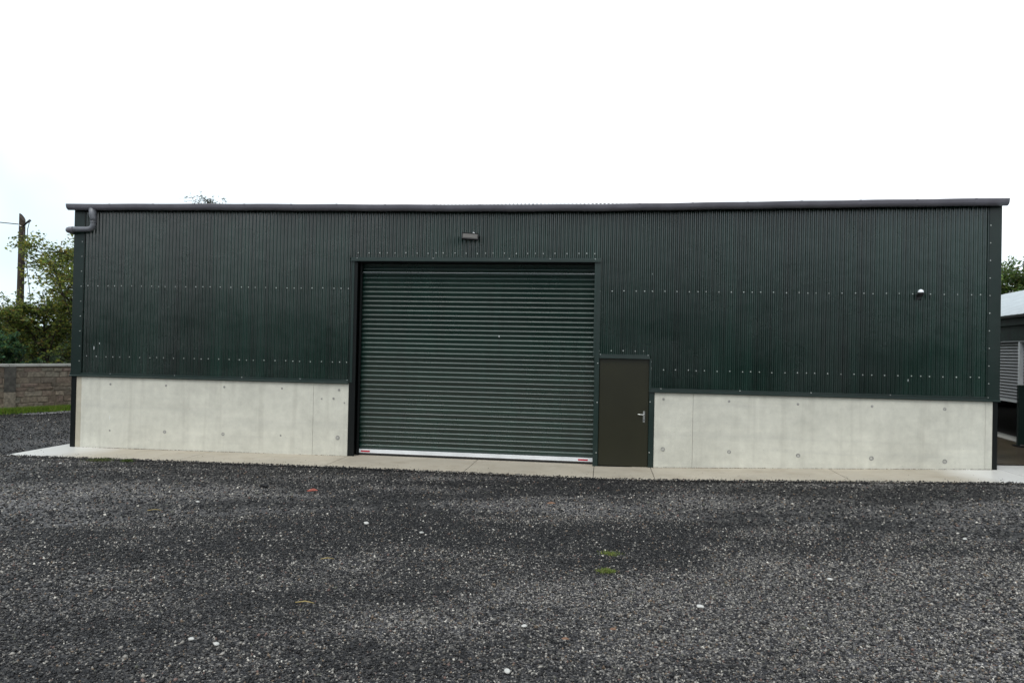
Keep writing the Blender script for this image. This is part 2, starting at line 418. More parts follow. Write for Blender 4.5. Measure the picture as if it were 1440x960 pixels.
# concrete base panels, with the plugs left by the formwork ties
def tie(panel, x, z, r, yf=-0.012):
    mb = MB(); n = 14; vs = []
    for rr, yy in ((r, yf - .0025), (r * .62, yf - .0035), (r * .5, yf - .001)):
        vs += [(x + rr * math.cos(2 * math.pi * i / n), yy, z + rr * math.sin(2 * math.pi * i / n)) for i in range(n)]
    mb.add(vs, [(i, (i + 1) % n, n + (i + 1) % n, n + i) for i in range(n)] + [(n + i, n + (i + 1) % n, 2 * n + (i + 1) % n, 2 * n + i) for i in range(n)], 0)
    mb.add(vs[2 * n:], [tuple(range(n))], 1 if r > .025 else 0)
    mb.build('tie_plug', ['tie', 'tiec'], panel)
def panel(x0, x1, mat, yf, ties=(), zt=1.49):
    # front face follows a faint casting unevenness; base is cut to the slab
    mb = MB(); nx = max(1, int((x1 - x0) / .4)); vs = []; fs = []; gp = .0022; bv = .005
    x0 += gp; x1 -= gp
    for i in range(nx + 1):
        t = i / nx; x = x0 + (x1 - x0) * t; zb = float(bxz(x)) - .06
        ed = bv if i in (0, nx) else 0
        vs += [(x, .25, zb), (x, yf + ed, zb), (x, yf + ed, zt), (x, .25, zt)]
    for i in range(nx):
        for k in range(4): a = 4 * i + k; a2 = 4 * i + (k + 1) % 4; fs.append((a, a + 4, a2 + 4, a2))
    fs.append((0, 1, 2, 3)); e = 4 * nx; fs.append((e + 3, e + 2, e + 1, e))
    o = mb.add(vs, fs).build('concrete_panel', mat, shed)
    for tx, tz, r in ties: tie(o, tx, tz, r, yf)
    return o
S1, S2 = .024, .036
panel(-.985, -.865, 'conc2', -.008)
panel(-.865, 4.265, 'conc', -.012, [(-.195, 1.296, S1), (1.06, 1.30, S1), (2.35, 1.306, S1), (3.596, 1.311, .021), (-.184, .326, .021), (1.054, .34, S2), (2.344, .342, S2), (3.59, .357, .02)])
panel(4.265, 5.0, 'conc', -.009, [(4.801, 1.316, S1), (4.69, 1.14, S1), (4.44, 1.13, .016), (4.92, 1.06, .014), (4.794, .358, .044)])
panel(11.035, 11.752, 'conc', -.010, [(11.203, 1.319, S1), (11.207, .376, .040)])
panel(11.752, 16.87, 'conc', -.012, [(12.407, 1.314, S1), (13.646, 1.299, S1), (12.423, .37, S2), (13.662, .352, .040), (14.943, 1.299, S1), (16.183, 1.286, .03), (14.945, .351, .042), (16.196, .344, .042)])
panel(16.87, 16.99, 'conc', -.010)
for x, z, wd, h in ((-.196, .60, .014, .13), (-.39, .97, .02, .02), (1.7, 1.12, .05, .012)):
    pass
# corner posts and door posts
for x0, x1, y0, y1, z0, z1 in ((-1.095, -.987, -.02, .25, -.06, 1.478), (16.992, 17.07, -.02, .25, .2, 1.478)):
    MB().bbox((x0, y0, z0), (x1, y1, z1)).build('steel_post', 'black', shed)
# door posts: I-section, flange to the front
def post(x0, x1, zt, mat='black', yf=-.018):
    mb = MB(); mb.bbox((x0, yf, -.02), (x1, yf + .03, zt)); xm = x0 + (x1 - x0) * .45
    mb.box((xm, yf + .03, -.02), (xm + .02, .30, zt)); mb.box((x0, .30, -.02), (x1, .325, zt))
    mb.build('steel_post', mat, shed)
post(5.003, 5.135, 3.915)
post(9.888, 9.985, 3.915, 'flash', -.026)
post(10.932, 11.032, 1.478, 'flash', -.020)
# flashings
def corner_flash(x0, x1, side):
    y = -.028
    mb = MB(); mb.bbox((x0, y, ZB - .015), (x1, y + .012, 4.985), .003)
    xs_ = x0 if side < 0 else x1
    mb.box((xs_ - .0015 if side < 0 else xs_ - .0065, y + .012, ZB - .014), (xs_ + .0065 if side < 0 else xs_ + .0015, .30, 4.98))
    mb.build('corner_flashing', 'flash', shed)
corner_flash(XL - .012, -.872, -1)
corner_flash(16.885, XR + .012, 1)
def drip(x0, x1, z, deep=.05):
    # vertical leg over the sheet foot, sloping nose
    prof = [(-.013, z + .06), (-.024, z + .055), (-.026, z + .012), (-.026 - deep, z - .004), (-.026 - deep, z - .022), (-.020, z - .012), (.0, z - .010)]
    MB().profile_x(prof, x0, x1, closed=True, caps=True).build('drip_flashing', 'flash', shed)
drip(-1.13, 5.0, ZB - .01, .022)
drip(10.925, 17.10, ZB - .01, .022)
drip(4.995, 9.98, 3.925, .035)
drip(9.985, 10.935, 2.09, .02)
for x0, x1, z0, z1 in ((5.022, 5.072, 1.47, 3.9), (9.862, 9.905, 2.1, 3.9), (10.930, 10.962, 1.482, 2.085)):
    mb = MB(); mb.bbox((x0, -.030, z0), (x1, -.014, z1), .003); mb.box((x1 - .006 if x0 < 6 else x0, -.014, z0), (x1 if x0 < 6 else x0 + .006, .12, z1 - .005))
    mb.build('jamb_flashing', 'flash', shed)
# lintel behind the shutter head and reveal top
MB().box((5.0, .02, 3.885), (9.96, .34, 3.93)).build('lintel', 'black', shed)

# roller shutter
rd = empty('roller_shutter', (7.5, .22, .05)); rd.parent = shed; rd.location = Vector((7.5, .22, .05)) - Vector((8, 3, 0))
RX0, RX1, SP = 5.115, 9.925, .0943
prof = []
for i in range(11):
    a = i / 10
    prof.append((.22 - .022 * math.sin(math.pi * a ** 1.7) ** .8, .010 + (SP - .012) * a))
prof = [(.222, -.001), (.226, .002), (.226, .007)] + prof
sl = MB().profile_x([(y, z) for y, z in prof], RX0 - 7.5, RX1 - 7.5, smooth=True).mesh('slat', 'slat')
nsl = 41
for i in range(nsl):
    o = place('slat', sl, rd, (7.5, random.uniform(-.0015, .0015), .128 + i * SP), (random.uniform(-.004, .004), 0, 0))
mb = MB(); mb.bbox((RX0, .185, .044), (RX1, .235, .120), .004); mb.box((RX0, .180, .052), (RX1, .186, .060))
bar = mb.build('bottom_bar', 'white', rd)
MB().box((RX0 + .01, .195, .0), (RX1 - .01, .23, .040)).build('rubber_seal', 'blackp', rd)
for xa, dx in ((5.215, 0), (9.605, 0)):
    MB().box((xa, .1825, .064), (xa + .19, .1852, .097)).build('red_sticker', 'red', rd)
for x0, x1 in ((5.138, 5.180), (9.862, 9.935)):
    mb = MB(); mb.bbox((x0 if x0 < 6 else x0 + .03, .13, -.01), (x1, .178, 3.89), .003); mb.build('guide_rail', 'black', rd)

# personnel door
pd = empty('personnel_door', (10.46, .02, .01)); pd.parent = shed; pd.location = Vector((10.46, .02, .01)) - Vector((8, 3, 0))
MB().bbox((9.990, .012, .018), (10.928, .055, 2.085), .004).build('door_leaf', 'olive', pd)
hd = MB().bbox((10.826, .003, .865), (10.866, .0115, 1.075), .003)
hd.build('handle_plate', 'steel', pd)
mb = MB(); mb.tube([(10.846, .006, 1.012), (10.846, -.029, 1.012), (10.838, -.040, 1.012), (10.82, -.044, 1.013), (10.74, -.044, 1.018), (10.722, -.040, 1.02)], [.011, .011, .0115, .0115, .011, .010], 10)
mb.build('lever_handle', 'steel', pd)
mb = MB(); mb.tube([(10.846, .004, .91), (10.846, -.002, .91)], .011, 10); mb.build('lock_cylinder', 'blackp', pd)
MB().box((9.96, -.01, -.01), (10.96, .10, .012)).build('door_sill', 'black', pd)

# fixings: several hundred small hex-head screws with washers
sv = []; sf = []
def screw(x, z, y=-.0165, r=.0112):
    o = len(sv); n = 6
    for rr, yy in ((r, y), (r, y - .003), (r * .55, y - .0045), (r * .5, y - .011)):
        for i in range(n):
            a = 2 * math.pi * i / n; sv.append((x + rr * math.cos(a), yy, z + rr * math.sin(a)))
    for L in range(3):
        for i in range(n): sf.append((o + L * n + i, o + L * n + (i + 1) % n, o + (L + 1) * n + (i + 1) % n, o + (L + 1) * n + i))
    sf.append(tuple(o + 3 * n + i for i in range(n)))
PAT = [3, 6, 9, 11, 13]
def row(base, xa, xb, z):
    for k in range(-2, 9):
        for p_ in PAT:
            x = base + (k * 13 + p_) * PITCH
            if xa < x < xb: screw(x + random.uniform(-.006, .006), z + random.uniform(-.006, .006))
row(0, -.86, 5.0, 3.357); row(0, -.86, 5.0, 1.872)
row(4.905, 5.1, 9.97, 4.068)
row(10.963, 9.96, 16.87, 3.357); row(10.963, 10.95, 16.87, 1.872); row(10.963, 9.96, 10.96, 2.215)
for i in range(9): screw(-.915, 4.29 - i * .315, -.029); screw(16.905, 4.60 - i * .315 + .0, -.029)
screw(16.905, 4.60 - 9 * .315, -.029)
for x in (-.20, 1.25, 2.73, 3.98, 4.97, 11.15, 12.6, 13.87, 15.25, 16.9): screw(x, 1.515, -.0245, .010)
for x in (5.12, 6.68, 8.2, 9.0, 9.87): screw(x, 3.965, -.0245, .010)
for x in (10.0, 10.9): screw(x, 2.14, -.0245, .010)
for z in (1.97, 1.22, .26): screw(9.955, z, -.0265)
for z in (2.02, 1.90): screw(10.96, z, -.012)
for z in (1.26, .30): screw(10.955, z, -.0205)
me = bpy.data.meshes.new('fixing_screws'); off = ORG[shed.name]
me.from_pydata([(a - off[0], b_ - off[1], c - off[2]) for a, b_, c in sv], [], sf); me.materials.append(M['screw'])
o = bpy.data.objects.new('fixing_screws', me); C.objects.link(o); o.parent = shed; tag(o, kind='stuff')

# paint splashes and scuffs on the front
def splash(x, z, wd, h, y, mat='white'):
    n = 9; vs = [(x, y, z)]
    for i in range(n):
        a = 2 * math.pi * i / n; k = random.uniform(.6, 1.15)
        vs.append((x + wd * k * math.cos(a), y, z + h * k * math.sin(a)))
    MB().add(vs, [(0, 1 + i, 1 + (i + 1) % n) for i in range(n)]).build('paint_splash', mat, shed)
splash(-.60, 2.04, .014, .045, -.0125); splash(-.47, 2.15, .008, .02, -.0125); splash(15.55, 1.79, .012, .03, -.0125)
splash(-.19, .60, .006, .07, -.0155); splash(-.39, .99, .012, .012, -.0155); splash(8.0, 2.45, .010, .02, .193)

# gutter, brackets and downpipe
def sag(x):
    return float(np.interp(x, [-1.2, 2, 5, 7.4, 10, 12, 15, 17.1], [.0, -.016, -.042, -.066, -.068, -.046, -.016, 0.0])) + .003 * math.sin(x * 4.3)
gp = []
GR, GY, GZ = .080, -.135, 5.052
for i in range(15):
    a = math.pi + math.pi * i / 14
    gp.append((GY + GR * math.cos(a), GZ - .035 + 1.05 * GR * math.sin(a)))
gp = [(GY - GR + .004, GZ), (GY - GR - .006, GZ - .003), (GY - GR - .004, GZ - .02)] + gp + [(GY + GR, GZ)]
inner = [(y * .93 + GY * .07, z + .004) for y, z in gp[::-1]]
mb = MB(); mb.profile_x(gp + inner, -1.165, 17.115, closed=True, caps=True, smooth=True, nx=72, zf=sag)
gut = mb.build('gutter', 'gutter', shed)
for xe in (-1.168, 17.118):
    vs = [(xe, y, z + sag(xe)) for y, z in gp]; MB().add(vs, [tuple(range(len(vs)))]).build('gutter_end_cap', 'gutter', gut)
for xk in np.arange(-.2, 17, .985):
    xk = float(xk) + random.uniform(-.06, .06); bp = [(y + (y - GY) * .045, z - .006 if z < GZ - .01 else z + .003) for y, z in gp]
    MB().profile_x(bp + [(y * .99 + GY * .01, z + .003) for y, z in bp[::-1]], xk - .016, xk + .016, closed=True, caps=True, zf=lambda x, k=xk: sag(k)).build('gutter_bracket', 'gutter', gut)
dp = empty('downpipe', (-.65, -.13, 4.6)); dp.parent = shed; dp.location = Vector((-.65, -.13, 4.6)) - Vector((8, 3, 0))
def arc(c, r, a0, a1, u, v, n=6):
    return [Vector(c) + Vector(u) * (r * math.cos(a0 + (a1 - a0) * i / n)) + Vector(v) * (r * math.sin(a0 + (a1 - a0) * i / n)) for i in range(n + 1)]
px, py, pz = -.590, -.13, 4.535
bend = arc((px - .11, py, pz + .11), .11, 0, -math.pi / 2, (1, 0, 0), (0, 0, 1))
MB().tube([(px, py, 4.78)] + bend + [(-1.05, py, pz - .004)], .057, 14).build('pipe_elbow', 'pipe', dp)
MB().tube([(px - .02, py, 4.97), (px - .02, py, 4.82), (px, py, 4.77), (px, py, 4.70)], [.078, .076, .066, .066], 14).build('gutter_outlet', 'pipe', dp)
MB().tube([(px, py, 4.665), (px, py, 4.70)], .064, 14).build('pipe_socket', 'pipe', dp)
b2 = arc((-1.10, py + .12, pz - .008), .12, -math.pi / 2, -math.pi, (1, 0, 0), (0, 1, 0))
MB().tube([(-1.04, py, pz - .004)] + b2 + [(-1.22, 2.5, pz - .12)], .0615, 14).build('corner_elbow', 'gutter', dp)

# ------------------------------------------------------------------ fittings on the front
fl = empty('floodlight', (7.46, -.02, 4.38))
tag(fl, 'small black floodlight with tilted glass face above the roller shutter', 'floodlight')
rot = Matrix.Rotation(math.radians(3), 3, 'Y') @ Matrix.Rotation(math.radians(9), 3, 'Z') @ Matrix.Rotation(math.radians(-16), 3, 'X')
def rbox(mbx, a, b_, c, mi=0):
    s0 = len(mbx.v); mbx.bbox(a, b_, .006, mi)
    for i in range(s0, len(mbx.v)): mbx.v[i] = tuple(rot @ Vector(mbx.v[i]) + Vector(c))
fc = (7.44, -.155, 4.385)
mb = MB(); rbox(mb, (-.165, -.0, -.066), (.165, .05, .066), fc)
for q_ in ((-.165, -.012, -.066, .165, 0, -.044), (-.165, -.012, .052, .165, 0, .066), (-.165, -.012, -.044, -.148, 0, .052), (.148, -.012, -.044, .165, 0, .052)):
    rbox(mb, q_[:3], q_[3:], fc)
mb.build('housing', 'blackp', fl)
mb = MB(); rbox(mb, (-.147, -.006, -.043), (.147, -.001, .051), fc); mb.build('glass', 'lens', fl)
mb = MB(); mb.tube([(7.275, -.14, 4.385), (7.275, -.02, 4.40)], .011, 6); mb.tube([(7.605, -.16, 4.385), (7.605, -.02, 4.40)], .011, 6); mb.box((7.27, -.025, 4.385), (7.62, -.012, 4.415)); mb.build('bracket', 'blackp', fl)
mb = MB(); mb.tube([(7.475, -.02, 4.475), (7.49, -.045, 4.465), (7.52, -.05, 4.44)], .014, 8); mb.build('cable_gland', 'white', fl)

dm = empty('dome_sensor', (15.75, -.02, 3.36))
tag(dm, 'small white dome sensor on black bracket high on the right cladding', 'sensor')
def lathe(cx, cy, prof, n=16):
    vs = []; fs = []
    for r_, z_ in prof: vs += [(cx + r_ * math.cos(2 * math.pi * i / n), cy + r_ * math.sin(2 * math.pi * i / n), z_) for i in range(n)]
    for k_ in range(len(prof) - 1): fs += [(k_ * n + i, k_ * n + (i + 1) % n, (k_ + 1) * n + (i + 1) % n, (k_ + 1) * n + i) for i in range(n)]
    return MB().add(vs, fs, 0, True)
dcx, dcy = 15.70, -.13
lathe(dcx, dcy, [(.049, 3.378)] + [(.049 * math.cos(a), 3.385 + .048 * math.sin(a)) for a in np.linspace(0, 1.55, 8)]).build('dome_cap', 'dome', dm)
lathe(dcx, dcy, [(.001, 3.30), (.03, 3.305), (.047, 3.33), (.054, 3.36), (.054, 3.375), (.001, 3.376)]).build('sensor_body', 'blackp', dm)
mb = MB(); mb.bbox((15.66, -.045, 3.26), (15.74, -.012, 3.36), .006); mb.tube([(15.70, -.03, 3.33), (15.70, -.09, 3.345)], .018, 8); mb.build('bracket', 'blackp', dm)

# ------------------------------------------------------------------ neighbouring shed on the right
NA = Vector((19.7465, 4.7554, 0)); ND = Vector((.13396, .99099, 0)); NN = Vector((.99099, -.13396, 0))
nb = empty('neighbouring_shed', NA)
tag(nb, 'open-fronted green shed with pale sloping roof behind the right end', 'shed')
def nbp(s, d, z): return tuple(NA + ND * s + NN * d + Vector((0, 0, z)))
def nbox(mb, s0, s1, d0, d1, z0, z1):
    return mb.add([nbp(s0, d0, z0), nbp(s1, d0, z0), nbp(s1, d1, z0), nbp(s0, d1, z0), nbp(s0, d0, z1), nbp(s1, d0, z1), nbp(s1, d1, z1), nbp(s0, d1, z1)],
                  [(0, 3, 2, 1), (4, 5, 6, 7), (0, 1, 5, 4), (1, 2, 6, 5), (2, 3, 7, 6), (3, 0, 4, 7)])
M['nroof'] = plain('pale_grey_roof_sheet', (0.36, 0.40, 0.42), 0.45, 0, 0.15)
M['nfascia'] = plain('worn_green_fascia', (0.010, 0.034, 0.023), 0.6, 0, 0.5, 5, 0.12)
M['nslat'] = plain('grey_shutter_paint', (0.115, 0.12, 0.128), 0.4, 0, 0.1)
nbox(MB(), -6, 14, -.02, .10, 2.635, 3.0).build('fascia_board', 'nfascia', nb)
nbox(MB(), -6, 14, -.035, -.02, 2.615, 2.64).build('fascia_trim', 'pipe', nb)
nbox(MB(), -6, 14, -.10, .02, 3.003, 3.19).build('eaves_board', 'nfascia', nb)
mb = MB(); vs = []; gpts = [(-.10 - .06 + .065 * math.cos(a), 3.235 + .065 * math.sin(a)) for a in np.linspace(math.pi, 2 * math.pi, 9)]
mb.add([nbp(s_, d_, z_) for s_ in (-6.1, 14.1) for d_, z_ in gpts], [(i, i + 1, i + 10, i + 9) for i in range(8)], 0, True); mb.build('gutter', 'pipe', nb)
tpn = math.tan(math.radians(18)); vs = []; fs = []; nn = 20 * 18
for i in range(nn + 1):
    s_ = -6.2 + 20.4 * i / nn; dz = .016 * (1 if (i % 6) < 2 else 0) 
    vs += [nbp(s_, -.12, 3.24 + dz), nbp(s_, 5, 3.24 + 5.12 * tpn + dz), nbp(s_, 10, 3.24 + dz)]
for i in range(nn): fs += [(3 * i, 3 * i + 3, 3 * i + 4, 3 * i + 1), (3 * i + 1, 3 * i + 4, 3 * i + 5, 3 * i + 2)]
MB().add(vs, fs).build('roof', 'nroof', nb)
nbox(MB(), 13.9, 14, .12, 10, .2, 3.2).build('end_wall', 'black', nb)
nbox(MB(), -6, -5.9, .12, 10, .2, 3.2).build('end_wall', 'nfascia', nb)
nbox(MB(), -5.9, 13.9, 9.9, 10, .2, 3.2).build('rear_wall', 'black', nb)
nbox(MB(), -5.9, 13.9, .42, 9.9, .2, .285).build('floor', 'dirt', nb)
nbox(MB(), -5.9, 13.9, -.02, .415, .2, .29).build('threshold', 'coping', nb)
nbox(MB(), 3.6, 13.9, .10, .2, .2, 2.64).build('front_wall', 'nfascia', nb)
nbox(MB(), -5.9, -3.9, .10, .2, .2, 2.64).build('front_wall', 'nfascia', nb)
for s_ in (-.66, 3.55): nbox(MB(), s_, s_ + .10, -.03, .09, .29, 2.63).build('guide_post', 'white', nb)
nsm = MB(); pf = [(0, 0), (-.012, .012), (-.016, .035), (-.012, .06), (0, .072)]
nsm.add([tuple(ND * s_ + NN * d_ + Vector((0, 0, z_))) for s_ in (-.56, 3.55) for d_, z_ in pf], [(i, i + 1, i + 6, i + 5) for i in range(4)], 0, True)
nsm = nsm.mesh('slat', 'nslat')
nsh = empty('roller_shutter', NA + Vector((0, 0, 1.2))); nsh.parent = nb; nsh.location = (0, 0, 1.2); ORG[nsh.name] = tuple(NA + Vector((0, 0, 1.2)))
for i in range(19):
    place('slat', nsm, nsh, tuple(NA + NN * .06 + Vector((0, 0, 1.255 + i * .0745))))
nbox(MB(), -.56, 3.55, .03, .08, 1.185, 1.25).build('bottom_bar', 'white', nsh)
nsm2 = MB(); nsm2.add([tuple(ND * s_ + NN * d_ + Vector((0, 0, z_))) for s_ in (-3.9, -.66) for d_, z_ in pf], [(i, i + 1, i + 6, i + 5) for i in range(4)], 0, True)
nsm2 = nsm2.mesh('slat', 'nslat')
for i in range(31): place('slat', nsm2, nsh, tuple(NA + NN * .06 + Vector((0, 0, .30 + i * .0745))))
# green sheet-steel screen standing in front of it
gs = empty('steel_screen', (19.2, 3.3, .27))
tag(gs, 'low dark green steel screen cut off by the right edge of the picture', 'screen')
mb = MB(); mb.box((19.22, 3.30, .33), (20.5, 3.33, 1.62)); mb.build('sheet', 'flash', gs)
for x in (19.175, 20.5): MB().bbox((x, 3.28, .285), (x + .045, 3.35, 1.64), .004).build('upright', 'flash', gs)
MB().bbox((19.221, 3.285, 1.60), (20.499, 3.345, 1.64), .004).build('top_rail', 'flash', gs)
for x in (19.16, 20.47): MB().box((x, 3.15, .285), (x + .09, 3.48, .305)).build('foot', 'black', gs)

# ------------------------------------------------------------------ boundary wall on the left, laid in rough courses
W0 = Vector((-8.06, 5.67, -.05)); WD = (Vector((-7.07, 7.36, -.05)) - W0).normalized(); WN = Vector((WD.y, -WD.x, 0))
bw = empty('stone_wall', W0)
tag(bw, 'low weathered stone wall with pale coping beyond the left corner', 'wall')
M['joint'] = plain('old_mortar', (0.205, 0.168, 0.128), 0.95, 0, 0.35, 8)
stone_m = []
for i, c in enumerate([(.235, .190, .142), (.205, .155, .118), (.255, .215, .165), (.165, .135, .104), (.225, .165, .13), (.235, .205, .158)]):
    M['st%d' % i] = plain('wall_stone_%d' % i, c, 0.9, 0, 0.45, 14); stone_m.append('st%d' % i)
def wp(s, d, z): return tuple(W0 + WD * s + WN * d + Vector((0, 0, z)))
def wbox(mb, s0, s1, d0, d1, z0, z1, mi=0):
    return mb.add([wp(s0, d0, z0), wp(s1, d0, z0), wp(s1, d1, z0), wp(s0, d1, z0), wp(s0, d0, z1), wp(s1, d0, z1), wp(s1, d1, z1), wp(s0, d1, z1)],
                  [(0, 1, 2, 3), (7, 6, 5, 4), (4, 5, 1, 0), (5, 6, 2, 1), (6, 7, 3, 2), (7, 4, 0, 3)], mi)
wbox(MB(), -3.0, 5.0, -.22, -.012, -.15, 1.40).build('core', 'joint', bw)
for s_ in np.arange(-3.0, 5.0, .8):
    wbox(MB(), s_ + .004, min(s_ + .8, 5.0) - .004, -.26, .045, 1.402, 1.475).build('coping_stone', 'coping', bw)
z = -.05; course = 0
while z < 1.37:
    h = min(random.choice([.12, .15, .17, .19]), 1.40 - z); s_ = -1.6 - random.uniform(0, .3)
    if h < .07: break
    while s_ < 3.4:
        l = random.uniform(.20, .50); pr = random.uniform(0, .016); j = .005
        mb = MB(); x0, x1, z0, z1 = s_ + j, s_ + l - j, z + j, z + h - j; r_ = lambda: random.uniform(-.014, .014)
        f_ = [wp(x0 + .012 + r_(), pr + r_(), z0 + .01 + r_()), wp(x1 - .012 + r_(), pr + r_(), z0 + .01 + r_()), wp(x1 - .012 + r_(), pr + r_(), z1 - .01 + r_()), wp(x0 + .012 + r_(), pr + r_(), z1 - .01 + r_())]
        b_ = [wp(x0, -.03, z0), wp(x1, -.03, z0), wp(x1, -.03, z1), wp(x0, -.03, z1)]
        mb.add(f_ + b_, [(0, 1, 2, 3), (4, 5, 1, 0), (5, 6, 2, 1), (6, 7, 3, 2), (7, 4, 0, 3)])
        mb.build('stone', random.choice(stone_m), bw); s_ += l
    z += h; course += 1
M['pier'] = plain('dark_damp_stone', (.085, .078, .066), .85, 0, .5, 8)
wbox(MB(), .08, .38, .0, .05, .62, 1.40).build('pier', 'pier', bw)
wbox(MB(), .08, .38, .0, .05, -.1, .615).build('pier', 'st2', bw)

# ------------------------------------------------------------------ foliage
def leaf_mesh(name, P, size, cols, mat='leaf', up=0.35, aspect=0.55):
    n = len(P); a = rng.normal(size=(n, 3)); a[:, 2] *= .5; a /= np.linalg.norm(a, axis=1)[:, None]
    b_ = rng.normal(size=(n, 3)); b_[:, 2] += up; b_ = np.cross(a, b_); b_ /= np.linalg.norm(b_, axis=1)[:, None]
    s_ = (size * rng.uniform(.6, 1.35, n))[:, None]
    nrm = np.cross(a, b_)
    V = np.stack([P - a * s_, P + b_ * s_ * aspect + nrm * s_ * .18, P + a * s_, P - b_ * s_ * aspect + nrm * s_ * .18], 1).reshape(-1, 3)
    F = np.arange(4 * n).reshape(-1, 4)
    return np_mesh(name, V, F, np.repeat(cols, 4, 0), mat)
def palette(n, pal, wts):
    pal = np.array(pal); idx = rng.choice(len(pal), n, p=np.array(wts) / sum(wts))
    return pal[idx] * rng.uniform(.65, 1.35, (n, 1)) * rng.uniform(.92, 1.08, (n, 3))
def tree(name, label, base, height, spread, limbs, twigs, leaves, size, pal, wts, trunk_r=.09, fork=.3, group=None, droop=.15, cat='tree'):
    base = Vector(base); t = empty(name, base); tag(t, label, cat, group)
    tm = MB(); top = base + Vector((random.uniform(-.2, .2), random.uniform(-.2, .2), height * .8))
    mid = base.lerp(top, .5) + Vector((random.uniform(-.12, .12), random.uniform(-.12, .12), 0))
    tm.tube([base - Vector((0, 0, .2)), base + Vector((0, 0, height * .12)), mid, top], [trunk_r * 1.25, trunk_r, trunk_r * .6, trunk_r * .15], 8)
    lm = MB(); pts = []; wt = []
    for i in range(limbs):
        f_ = fork + (1 - fork) * (i + random.random()) / limbs * .95
        st = (base.lerp(mid, f_ * 2) if f_ < .5 else mid.lerp(top, f_ * 2 - 1))
        ang = i * 2.4 + random.uniform(-.5, .5); prof = math.sin(math.pi * min(.97, .12 + .85 * f_ ** .9)) ** .7
        L = spread * prof * random.uniform(.65, 1.2)
        rise = (height * (1.02 - f_)) * random.uniform(.25, .75) + .1
        e = st + Vector((math.cos(ang) * L, math.sin(ang) * L, rise))
        k = st.lerp(e, .5) + Vector((0, 0, L * random.uniform(0, .2)))
        lm.tube([st, k, e], [trunk_r * .38, trunk_r * .22, .006], 5)
        for j in range(twigs):
            u = random.uniform(.25, 1.05); p0 = st.lerp(k, min(1, u * 2)) if u < .5 else k.lerp(e, u * 2 - 1)
            tl = spread * random.uniform(.16, .42); d = Vector((random.gauss(0, 1), random.gauss(0, 1), random.gauss(.35, .7))).normalized()
            p1 = p0 + d * tl - Vector((0, 0, droop * tl))
            lm.tube([p0, p1], [.012, .004], 3, caps=False)
            pts.append((p0, p1))
    tm.build('trunk', 'bark', t); lm.build('limbs', 'bark', t)
    pa = np.array([list(a) for a, b_ in pts]); pb = np.array([list(b_) for a, b_ in pts])
    idx = rng.integers(0, len(pts), leaves); u = rng.uniform(.1, 1.1, leaves)[:, None]
    P = pa[idx] * (1 - u) + pb[idx] * u + rng.normal(scale=spread * .035 + .01, size=(leaves, 3))
    clump = rng.uniform(.55, 1.35, len(pts))[idx][:, None]
    cols = palette(leaves, pal, wts) * clump
    me = leaf_mesh('crown', P - np.array(base), size, cols)
    o = bpy.data.objects.new('crown', me); C.objects.link(o); o.parent = t
    return t
G1 = [(.18, .23, .05), (.12, .17, .042), (.30, .29, .06), (.06, .088, .034), (.22, .15, .045)]
tree('autumn_tree', 'tall loose yellow-green tree against the left shed corner', (-9.6, 11.2, 0), 7.3, 2.5, 28, 14, 13000, .062, G1, [3, 3, 2.6, 1.0, .5], .10, .12)
tree('autumn_tree', 'spreading olive-green tree just right of the utility pole base', (-11.6, 11.6, 0), 4.4, 2.0, 22, 14, 12000, .062, G1, [3, 3, 1.5, 2, .6], .09, .08)
tree('autumn_tree', 'bushy dark tree left of the utility pole at picture edge', (-14.2, 12.2, 0), 3.5, 1.6, 16, 12, 9000, .062, G1, [2, 3, 1, 3, .5], .08, .08)
G2 = [(.055, .13, .060), (.08, .15, .05), (.04, .09, .05), (.12, .16, .05)]
tree('hedge_tree', 'bright mint-green bush low behind the stone wall at the left edge', (-11.0, 9.0, 0), 2.7, .95, 16, 10, 6000, .05, G2, [3, 2, 2, 1], .07, .05, cat='bush')
G3 = [(.09, .15, .04), (.14, .19, .045), (.045, .08, .026), (.18, .15, .05)]
tree('garden_tree', 'rounded green tree rising above the pale roof at the right edge', (29.7, 22.6, 0), 7.9, 3.2, 30, 14, 20000, .08, G3, [3, 3, 2, .6], .14, .2)
tree('garden_tree', 'rust-tinged tree partly hidden at the far right edge', (33.0, 22.4, 0), 6.3, 2.0, 18, 11, 6000, .07, [(.10, .06, .03), (.07, .08, .025), (.05, .06, .02)], [2, 2, 2], .11, .2)
tree('roadside_tree', 'sparse tree tip showing just above the gutter on the left', (-12.05, 23.7, 0), 12.85, 1.5, 34, 8, 1700, .055, [(.035, .05, .028), (.05, .06, .03)], [2, 1], .17, .3)
# far hedgerow that closes the view beyond the wall
Ph = np.stack([rng.uniform(-75, -22, 26000), rng.uniform(38, 46, 26000), rng.uniform(0, 1, 26000)], 1)
Ph[:, 2] = Ph[:, 2] * (2.6 + 1.1 * np.sin(Ph[:, 0] * .45) * np.sin(Ph[:, 0] * .17 + 1))
hm = leaf_mesh('hedgerow', Ph, .20, palette(len(Ph), [(.05, .08, .04), (.07, .10, .05), (.04, .06, .035)], [2, 1, 2]))
o = bpy.data.objects.new('hedgerow', hm); C.objects.link(o); tag(o, 'distant green hedgerow across the fields at far left', 'hedge', kind='stuff')

